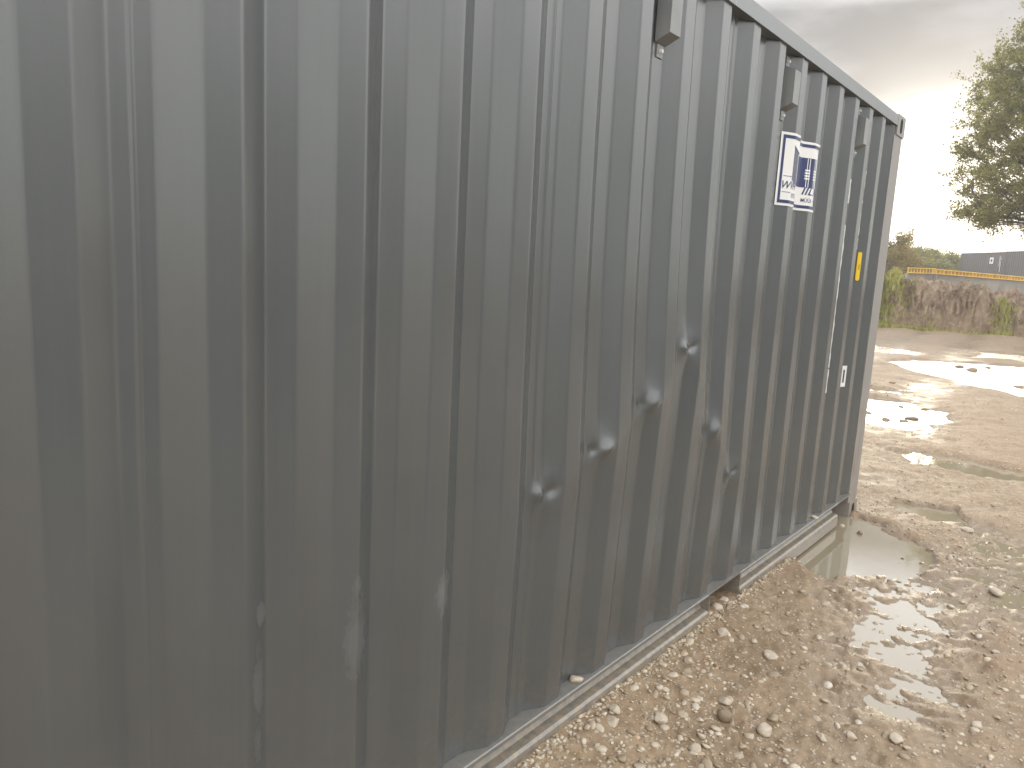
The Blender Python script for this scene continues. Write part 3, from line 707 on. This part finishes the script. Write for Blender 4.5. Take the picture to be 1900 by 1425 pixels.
# ------------------------------------------------------------------ bank, plateau
def pol(az, r, z=0): return Vector((r*math.cos(R(az)), CAM.y+r*math.sin(R(az)), z))
azs = np.arange(-48, 62, .06)
crest_el = np.interp(azs, [-12, 3, 5.1, 6.3, 7.2, 8.1, 9.2, 9.7, 10.25, 11.2, 12.2, 13.2, 24], [-.3, -.2, -.16, .02, .22, .36, .58, .62, .24, .52, .50, .47, .7])
ts = np.concatenate([np.linspace(0, 1, 60), 1+np.linspace(.03, 1, 30)])
AZ, T = np.meshgrid(np.radians(azs), ts, indexing='ij')
CE = np.tan(np.radians(np.interp(np.degrees(AZ), azs, crest_el)))
rb = 30.3+.5*fbm(AZ*60, AZ*0, 61, 3)+.7*sstep(R(8), R(4), AZ); rt = rb+1.35+.5*fbm(AZ*45, AZ*0+3, 64, 3)
r_ = np.where(T < 1, rb+(rt-rb)*np.clip(T, 0, 1)**1.3, rt+(T-1)*50)
zc = CAM.z+CE*rt+.26*fbm(AZ*110, AZ*0+9, 66, 4, .6)
h_ = np.where(T < 1, zc*np.sin(np.clip(T, 0, 1)*math.pi/2)**.85, zc-.45*sstep(1, 1.08, T)+.5*sstep(1.3, 2, T))
dis = .48*fbm(AZ*170, T*2.2, 71, 5, .6)*np.sin(np.clip(T, 0, 1)*math.pi)
dis = dis+.10*fbm(AZ*520, T*9, 75, 4, .65)*sstep(0, .15, T)*sstep(1.4, 1.0, T)
r_ = r_+dis
bx = r_*np.cos(AZ); by = CAM.y+r_*np.sin(AZ); bz = np.where(T <= 0, -.05, h_+.02+.05*fbm(AZ*400, T*12, 79, 3)*(T > .02))
def soil_mat():
    m, nt, b, out = new_mat('bank_soil'); l = nt.links.new
    ge = N(nt, 'ShaderNodeNewGeometry'); po = ge.outputs['Position']
    mp = N(nt, 'ShaderNodeMapping'); mp.inputs['Scale'].default_value = (2.2, 2.2, .8); l(po, mp.inputs[0])
    n1 = N(nt, 'ShaderNodeTexNoise', i_Scale=1.0, i_Detail=8.0, i_Roughness=.68); l(mp.outputs[0], n1.inputs[0])
    n2 = N(nt, 'ShaderNodeTexNoise', i_Scale=11.0, i_Detail=6.0, i_Roughness=.7); l(po, n2.inputs[0])
    n3 = N(nt, 'ShaderNodeTexNoise', i_Scale=.5, i_Detail=3.0); l(po, n3.inputs[0])
    c = mixc(nt, ramp(nt, n1.outputs[0], [(.34, 0), (.66, 1)]), (.20, .130, .088), (.40, .30, .21))
    c = mixc(nt, ramp(nt, n2.outputs[0], [(.55, 0), (.72, .7)]), c, (.50, .41, .31))
    c = mixc(nt, ramp(nt, n3.outputs[0], [(.52, 0), (.66, .35)]), c, (.22, .22, .10))
    l(c, b.inputs['Base Color']); b.inputs['Roughness'].default_value = .9
    bp = N(nt, 'ShaderNodeBump', i_Strength=.8, i_Distance=.15); l(n2.outputs[0], bp.inputs['Height']); l(bp.outputs[0], b.inputs['Normal'])
    return m
M_SOIL = soil_mat()
tag(np_mesh('earth_bank', np.stack([bx, by, bz], -1).reshape(-1, 3), grid_faces(len(azs), len(ts))[:, ::-1], M_SOIL, smooth=True), kind='structure')
# raised ground behind the bank
az2 = np.radians(np.arange(-60, 80, 2.)); r2 = np.array([60, 66, 75, 90, 130, 200, 400, 1400.])
A2, RR2 = np.meshgrid(az2, r2, indexing='ij'); Z2 = np.interp(RR2, [60, 66, 80, 130, 1400], [.9, 1.78, 1.78, 1.6, 1.2])
tag(np_mesh('raised_ground', np.stack([RR2*np.cos(A2), CAM.y+RR2*np.sin(A2), Z2], -1).reshape(-1, 3), grid_faces(len(az2), len(r2))[:, ::-1], M_SOIL, smooth=True), kind='structure')

# concrete wall, in two leaves with a post at the joint, and the yellow beams lying on it
def leaf(name, a, b, thick, z0, z1a, z1b, mat, parent):
    d = (b-a).normalized(); n = Vector((-d.y, d.x, 0))*thick
    v = [a+n*0, b, b+n, a+n]
    vv = [(p.x, p.y, z0) for p in v]+[(v[0].x, v[0].y, z1a), (v[1].x, v[1].y, z1b), (v[2].x, v[2].y, z1b), (v[3].x, v[3].y, z1a)]
    return mesh_obj(name, vv, [(0, 3, 2, 1), (4, 5, 6, 7), (0, 1, 5, 4), (1, 2, 6, 5), (2, 3, 7, 6), (3, 0, 4, 7)], mat, parent)
el = lambda e, r: CAM.z+r*math.tan(R(e))
A0, A1, B1 = pol(11.75, 47), pol(10.25, 48), pol(4.6, 60)
wa = tag(leaf('concrete_wall', A0, A1, .25, .6, el(.84, 47), el(.86, 48)-.0, M_CONC, None), 'short pale concrete wall on the left, under the ribbed yellow beam', 'wall')
wb = tag(leaf('concrete_wall', A1+(B1-A1).normalized()*.30, B1, .25, .6, el(.86, 48), el(.62, 60), M_CONC, None), 'long pale concrete wall on the right, receding under the long yellow beam', 'wall')
bm = bmesh.new(); c = A1+(B1-A1).normalized()*.12; box(bm, c.x-.1, c.x+.1, c.y-.12, c.y+.12, .6, el(.86, 48)); tag(bm_obj('wall_post', bm, M_CONC, bevel=.02), 'narrow concrete post between the two concrete walls', 'post')
def beam(a, b, za, zb, h, spacing, label, web=True):
    r = tag(empty('yellow_beam', (a.x, a.y, za)), label, 'beam'); d = (b-a); Ln = d.length; d.normalize(); ang = math.atan2(d.y, d.x); r.rotation_euler = (0, -math.atan2(zb-za, Ln), ang)
    w = .22
    for nm, z0, z1 in (('top_flange', h-.05, h), ('bottom_flange', 0, .05)):
        bm = bmesh.new(); box(bm, 0, Ln, -w/2, w/2, z0, z1); bm_obj(nm, bm, M_BEAM, r)
    if web:
        bm = bmesh.new(); box(bm, .01, Ln-.01, w/2-.03, w/2-.015, .05, h-.05); bm_obj('web', bm, M_BEAM, r)
    k = int(Ln/spacing)
    for i in range(k+1):
        bm = bmesh.new(); x = i*(Ln-.08)/k; box(bm, x, x+(.075 if web else .07), w/2-.07 if not web else -w/2+.01, w/2-.03, .05, h-.05); bm_obj('rib', bm, M_BEAM, r)
beam(A0, A1, el(.84, 47)+.002, el(.86, 48)+.002, .31, .185, 'short yellow steel beam with ribs on the left concrete wall', False)
beam(A1+(B1-A1).normalized()*.05, B1, el(.86, 48)+.002, el(.62, 60)+.002, .28, .42, 'long yellow steel beam on the receding concrete wall')

# ------------------------------------------------------------------ far containers
def far_container(p0, p1, zb, label, doors):
    d = p1-p0; ang = math.atan2(d.y, d.x); L_ = 6.058
    r = tag(empty('shipping_container', (p0.x, p0.y, zb), ang), label, 'container', 'grey shipping containers')
    n = 22; z = zig(n, .18, L_-.18, .036); nn = len(z)
    for nm, y, s in (('side_panel', 0.0, 1), ('back_panel', 2.438, -1)):
        v = [(x, y+s*dd, zz_) for zz_ in (.16, 2.53) for x, dd in z]
        mesh_obj(nm, v, [(i, i+1, i+1+nn, i+nn) for i in range(nn-1)], M_FARC, r)
    for nm, b_ in (('top_rail', (.17, L_-.17, -.012, .06, 2.53, 2.591)), ('bottom_rail', (.17, L_-.17, -.012, .06, .02, .165)), ('corner_post', (0, .18, -.01, .16, .0, 2.6)), ('corner_post', (L_-.18, L_, -.01, .16, .0, 2.6)),
                   ('corner_post', (0, .18, 2.28, 2.448, .0, 2.6)), ('corner_post', (L_-.18, L_, 2.28, 2.448, .0, 2.6)), ('roof', (.1, L_-.1, .065, 2.27, 2.55, 2.58)), ('end_panel', (.03, .06, .165, 2.275, .02, 2.54)), ('end_panel', (L_-.06, L_-.03, .165, 2.275, .02, 2.54))):
        bm = bmesh.new(); box(bm, *b_); bm_obj(nm, bm, M_FARC, r)
    return r
# camera side faces -y' in local space
P1, P2 = pol(8.83, 73), pol(6.42, 67.9); dd = (P2-P1).normalized(); P3 = P2+dd*.05; P4 = P3+dd*6.06
c1 = far_container(P1, P2, 1.85, 'distant grey container with a small white sign, standing beyond the yellow beam', True)
c2 = far_container(P3, P4, 1.88, 'distant grey container at the right edge of the picture, end to end with another', False)
bm = bmesh.new(); box(bm, 4.05, 4.52, -.014, -.004, 1.72, 2.20); sg = bm_obj('white_sign', bm, M_STICK, c1)
bm = bmesh.new(); box(bm, 4.18, 4.39, -.018, -.0145, 1.86, 2.06); bm_obj('drawn_square', bm, M_NAVY, sg)
for x, z0, z1 in ((5.28, 1.5, 2.3), (5.42, 1.1, 1.9), (5.30, .5, 1.0), (5.44, 1.98, 2.2)):
    bm = bmesh.new(); box(bm, x, x+.05, -.010, -.003, z0, z1); bm_obj('white_marking', bm, M_MARK, c1)

# ------------------------------------------------------------------ trees
def leaf_mat(name, c0, c1, tr=.55):
    m, nt, b, out = new_mat(name); l = nt.links.new
    ge = N(nt, 'ShaderNodeNewGeometry'); c = ramp(nt, ge.outputs['Random Per Island'], [(0, c0), (1, c1)])
    l(c, b.inputs['Base Color']); b.inputs['Roughness'].default_value = .55
    t = N(nt, 'ShaderNodeBsdfTranslucent'); l(mixc(nt, 1.0, c, (1.7, 1.5, .9), 'MULTIPLY'), t.inputs[0])
    mx = N(nt, 'ShaderNodeMixShader', i_0=tr); l(b.outputs[0], mx.inputs[1]); l(t.outputs[0], mx.inputs[2]); l(mx.outputs[0], out.inputs[0])
    return m
M_LEAF = leaf_mat('tree_leaf', (.16, .17, .07), (.28, .28, .125), .62); M_LEAF2 = leaf_mat('hedge_leaf', (.14, .15, .06), (.26, .26, .11)); M_LEAF3 = leaf_mat('twiggy_leaf', (.16, .14, .07), (.28, .24, .12))
M_GRASS = leaf_mat('grass_blade', (.22, .24, .08), (.44, .42, .17), .4)
def tube(V_, F_, pts, rads, n=6):
    b0 = len(V_)
    for i, (p, r) in enumerate(zip(pts, rads)):
        d = (pts[min(i+1, len(pts)-1)]-pts[max(i-1, 0)]).normalized(); a = d.orthogonal().normalized(); c_ = d.cross(a)
        for k in range(n):
            t = 2*math.pi*k/n; V_.append(p+a*(r*math.cos(t))+c_*(r*math.sin(t)))
    for i in range(len(pts)-1):
        for k in range(n): F_.append((b0+i*n+k, b0+i*n+(k+1) % n, b0+(i+1)*n+(k+1) % n, b0+(i+1)*n+k))
def leaves_mesh(C, size, name, mat, parent):
    n = len(C); nrm = rng.normal(size=(n, 3)); nrm /= np.linalg.norm(nrm, axis=1, keepdims=True)
    a = np.cross(nrm, rng.normal(size=(n, 3))); a /= np.linalg.norm(a, axis=1, keepdims=True); b = np.cross(nrm, a)
    s = (size*rng.uniform(.6, 1.3, n))[:, None]
    q = np.stack([C-a*s, C-b*s*.55+nrm*s*.15, C+a*s, C+b*s*.55+nrm*s*.15], 1).reshape(-1, 3)
    return np_mesh(name, q, np.arange(4*n).reshape(-1, 4), mat, parent)
def grow(q, p, d, ln, rad, lvl, V_, F_, tips, env, up=.15, steps=5, nb=(3, 5), spread=.75):
    pts = [p]; rads = [rad]; dirn = d.normalized()
    for i in range(steps):
        dirn = (dirn+Vector((q.gauss(0, .13), q.gauss(0, .13), q.gauss(0, .10)+up*.25))).normalized()
        p = p+dirn*ln/steps; pts.append(p.copy()); rads.append(rad*(1-.75*(i+1)/steps))
    tube(V_, F_, pts, rads, 6 if lvl < 2 else 4)
    if lvl >= 3 or not env(pts[-1]): tips.append((pts, lvl)); return
    if lvl >= 1: tips.append((pts[2:], lvl))
    for k in range(q.randint(*nb)):
        i = q.randint(2, steps); a = pts[i]
        nd = (dirn+Vector((q.gauss(0, spread), q.gauss(0, spread), q.gauss(.1, spread*.6)))).normalized()
        grow(q, a, nd, ln*q.uniform(.5, .75), rads[i]*.7+.004, lvl+1, V_, F_, tips, env, up, steps, nb, spread)
def make_tree(loc, h, crown_r, trunk_r, seed, nleaf, lsize, label, mat, clump=.33, z_low=.2, group=None, cat='tree', name='tree', shape=None, nmain=14):
    q = random.Random(seed); r = tag(empty(name, loc), label, cat, group)
    V_, F_, tips = [], [], []
    # trunk
    pts = []; p = Vector((0, 0, -.3)); d = Vector((0, 0, 1))
    for i in range(12):
        pts.append(p.copy()); d = (d+Vector((q.gauss(0, .05), q.gauss(0, .05), .1))).normalized(); p = p+d*h*.95/11
    tube(V_, F_, pts, [trunk_r*(1-.93*(i/11)**.9) for i in range(12)], 8)
    rad_at = shape or (lambda t: crown_r*math.sin(math.pi*min(1, max(.02, (t-z_low)/(1-z_low)))**.8)**.7)
    env = lambda v: math.hypot(v.x, v.y) < crown_r*1.1 and v.z < h
    for k in range(nmain):
        t = z_low+(1-z_low)*(k+.5)/nmain*.93; i = min(10, int(t*11)); a = pts[i].lerp(pts[i+1], t*11-i)
        an = k*2.4+q.uniform(-.4, .4); rr = rad_at(t+.06)
        grow(q, a, Vector((math.cos(an), math.sin(an), .35+.5*t)), max(.4, rr*q.uniform(.6, .8)), trunk_r*.38*(1-t)+.012, 1, V_, F_, tips, env)
    tr = mesh_obj('trunk', V_, F_, M_BARK, r, True)
    segs = [(a, b) for pts_, lv in tips for a, b in zip(pts_[:-1], pts_[1:])]
    idx = rng.integers(0, len(segs), nleaf//6); A = np.array([segs[i][0][:] for i in idx]); B = np.array([segs[i][1][:] for i in idx])
    c = A+(B-A)*rng.uniform(0, 1, (len(idx), 1)); C = np.repeat(c, 6, 0)+rng.normal(0, clump*.5, (len(idx)*6, 3))
    leaves_mesh(C, lsize, 'crown', mat, r)
    return r
# big poplar-like tree at the right edge
tp = pol(4.05, 40, 1.2)
def shp(t):
    return np.interp(t, [.12, .22, .35, .5, .62, .75, .88, 1.0], [2.7, 3.5, 4.2, 4.45, 4.2, 3.1, 1.7, .4])
def clump_tree(loc, h, trunk_r, seed, nclump, per, label, mat, z0, z1, rad, lsize):
    q = random.Random(seed); r = tag(empty('tree', loc), label, 'tree'); V_, F_, C = [], [], []
    pts = []; p = Vector((0, 0, -.3)); d = Vector((0, 0, 1))
    for i in range(14):
        pts.append(p.copy()); d = (d+Vector((q.gauss(0, .04), q.gauss(0, .04), .12))).normalized(); p = p+d*h*.96/13
    tube(V_, F_, pts, [trunk_r*(1-.94*(i/13)**.9) for i in range(14)], 8)
    trunk_at = lambda z: pts[0].lerp(pts[-1], 0) if z < 0 else pts[min(12, int(z/h*13))].lerp(pts[min(13, int(z/h*13)+1)], z/h*13 % 1)
    bases = []
    for k in range(nclump):
        t = z0+(z1-z0)*q.random()**.95; rr = rad(t)*(q.random()**.42); an = q.uniform(0, 6.283)
        c = Vector((math.cos(an)*rr, math.sin(an)*rr, t*h)); zb = max(3.9, c.z-rr*q.uniform(.45, .8)-.3); a = trunk_at(min(zb, h*.95))
        if bases and q.random() < .55:   # grow from an earlier limb rather than from the trunk
            b_ = min(bases, key=lambda w: (w-c).length+(3 if w.z > c.z else 0))
            if (b_-c).length < (a-c).length: a = b_
        m1 = a.lerp(c, .4)+Vector((q.gauss(0, .15), q.gauss(0, .15), -.10*rr*.3)); m2 = a.lerp(c, .72)+Vector((q.gauss(0, .12), q.gauss(0, .12), 0))
        ln = (c-a).length; w0 = .010+.011*ln
        tube(V_, F_, [a, m1, m2, c], [w0, w0*.7, w0*.42, .005], 5); bases.append(m1); bases.append(m2)
        axis = (c-m2).normalized(); s_ = q.uniform(.22, .42)
        for e in range(5):   # twigs with leaves along them
            e_ = c+Vector((q.gauss(0, s_), q.gauss(0, s_), q.gauss(.05, s_*.9))); tube(V_, F_, [m2.lerp(c, q.random()), e_], [.007, .002], 3)
            n = per//5; st = np.array(m2.lerp(c, .6)[:]); en = np.array(e_[:]); tt = rng.uniform(.15, 1.1, n)[:, None]
            C.append(st+(en-st)*tt+rng.normal(0, .085, (n, 3)))
    mesh_obj('trunk', V_, F_, M_BARK, r, True); leaves_mesh(np.concatenate(C), lsize, 'crown', mat, r); return r
clump_tree(tp, 14.0, .30, 5, 760, 190, 'big leafy tree at the right edge, its crown hanging over the skyline', M_LEAF, .225, .99, shp, .062)
# tree half hidden behind the far corner post
make_tree(pol(13.7, 52, 1.1), 4.5, 2.3, .12, 8, 9000, .07, 'small thin leaved tree just right of the container corner', M_LEAF3, clump=.3, z_low=.12)
make_tree(pol(12.3, 60, 1.1), 3.4, 1.7, .10, 9, 7000, .08, 'round grey green bush between the thin tree and the hedge', M_LEAF3, clump=.35, z_low=.05, cat='bush', name='bush')
hz = [(13.9, 66, 3.6), (13.0, 80, 3.6), (12.1, 84, 4.0), (11.4, 78, 3.6), (10.8, 84, 3.9), (10.2, 88, 3.9), (9.6, 86, 3.5), (9.1, 90, 3.5), (8.6, 92, 3.2), (8.1, 95, 3.0), (7.3, 98, 3.0), (12.6, 72, 2.6), (11.0, 74, 2.3), (9.9, 76, 2.3)]
ORD = ['first', 'second', 'third', 'fourth', 'fifth', 'sixth', 'seventh', 'eighth', 'ninth', 'tenth', 'eleventh']
LOWT = [ORD[k]+' low green tree beyond the yellow beam, counting from the container corner' for k in range(11)]
LOWT += ['low bush like tree in front of the far row, nearest the container corner', 'low tree in front of the far row, above the left end of the yellow beam', 'low tree in front of the far row, nearest the distant containers']
for i, (az, r, h) in enumerate(hz):
    make_tree(pol(az, r, 1.5), h, h*.42, .09, 40+i, 4200, .13, LOWT[i], M_LEAF2, clump=.5, z_low=.03, group='low trees beyond the bank', nmain=9)

# ------------------------------------------------------------------ grass
def grass(name, label, spots, mat, n_each, hgt):
    VV, FF = [], []; b0 = 0
    for (az, r, sp_az, sp_r, k, hh) in spots:
        n = int(n_each*k); a = np.radians(az+rng.normal(0, sp_az, n)); t = np.clip(rng.normal(0, 1, n), -2, 2)
        rr = r+t*sp_r; x = rr*np.cos(a); y = CAM.y+rr*np.sin(a)
        # height of the bank under each blade
        ia = np.clip(((np.degrees(a)-azs[0])/.06).astype(int), 0, len(azs)-1)
        z = np.zeros(n)
        for q_ in range(n):
            z[q_] = np.interp(rr[q_], r_[ia[q_]], bz[ia[q_]]) if rr[q_] > r_[ia[q_]][0] else .03
        H_ = hgt*hh*rng.uniform(.5, 1.3, n); w = .012*rng.uniform(.7, 1.6, n)*(1+hh)
        dx_ = rng.normal(0, .25, n)*H_; dy_ = rng.normal(0, .25, n)*H_; an = rng.uniform(0, 3.14, n)
        p0 = np.stack([x-w*np.cos(an), y-w*np.sin(an), z-.03], -1); p1 = np.stack([x+w*np.cos(an), y+w*np.sin(an), z-.03], -1)
        m0 = np.stack([x+dx_*.4+w*.6*np.cos(an), y+dy_*.4+w*.6*np.sin(an), z+H_*.6], -1); p2 = np.stack([x+dx_, y+dy_, z+H_], -1)
        VV.append(np.stack([p0, p1, m0, p2], 1).reshape(-1, 3)); FF.append(np.arange(4*n).reshape(-1, 4)+b0); b0 += 4*n
    return tag(np_mesh(name, np.concatenate(VV), np.concatenate(FF), mat), label, 'grass', kind='stuff')
grass('grass', 'bright green grass growing on and below the earth bank', [(13.2, 30.9, .45, .35, 1.5, 1.3), (12.5, 31.0, .3, .3, .5, .9), (11.2, 30.1, 1.4, .15, .7, .6), (13.0, 30.1, .6, .15, .6, .8), (9, 30.1, 1.6, .12, .3, .45), (6.0, 30.8, .3, .2, .35, 1.0), (11.9, 30.8, .35, .3, .2, .8)], M_GRASS, 1300, .19)
# ------------------------------------------------------------------ haze
m = bpy.data.materials.new('haze'); m.use_nodes = True; nt = m.node_tree; nt.nodes.clear()
pv = N(nt, 'ShaderNodeVolumePrincipled'); pv.inputs['Color'].default_value = (.97, .97, .97, 1); pv.inputs['Density'].default_value = .0024; pv.inputs['Anisotropy'].default_value = .55
ou = N(nt, 'ShaderNodeOutputMaterial'); nt.links.new(pv.outputs[0], ou.inputs['Volume'])
bm = bmesh.new(); box(bm, -60, 1600, -900, 900, -3, 17)
tag(bm_obj('haze', bm, m), kind='stuff')  # thin volume added to lift far tones the way lens glare would
print('objects', len(bpy.data.objects))
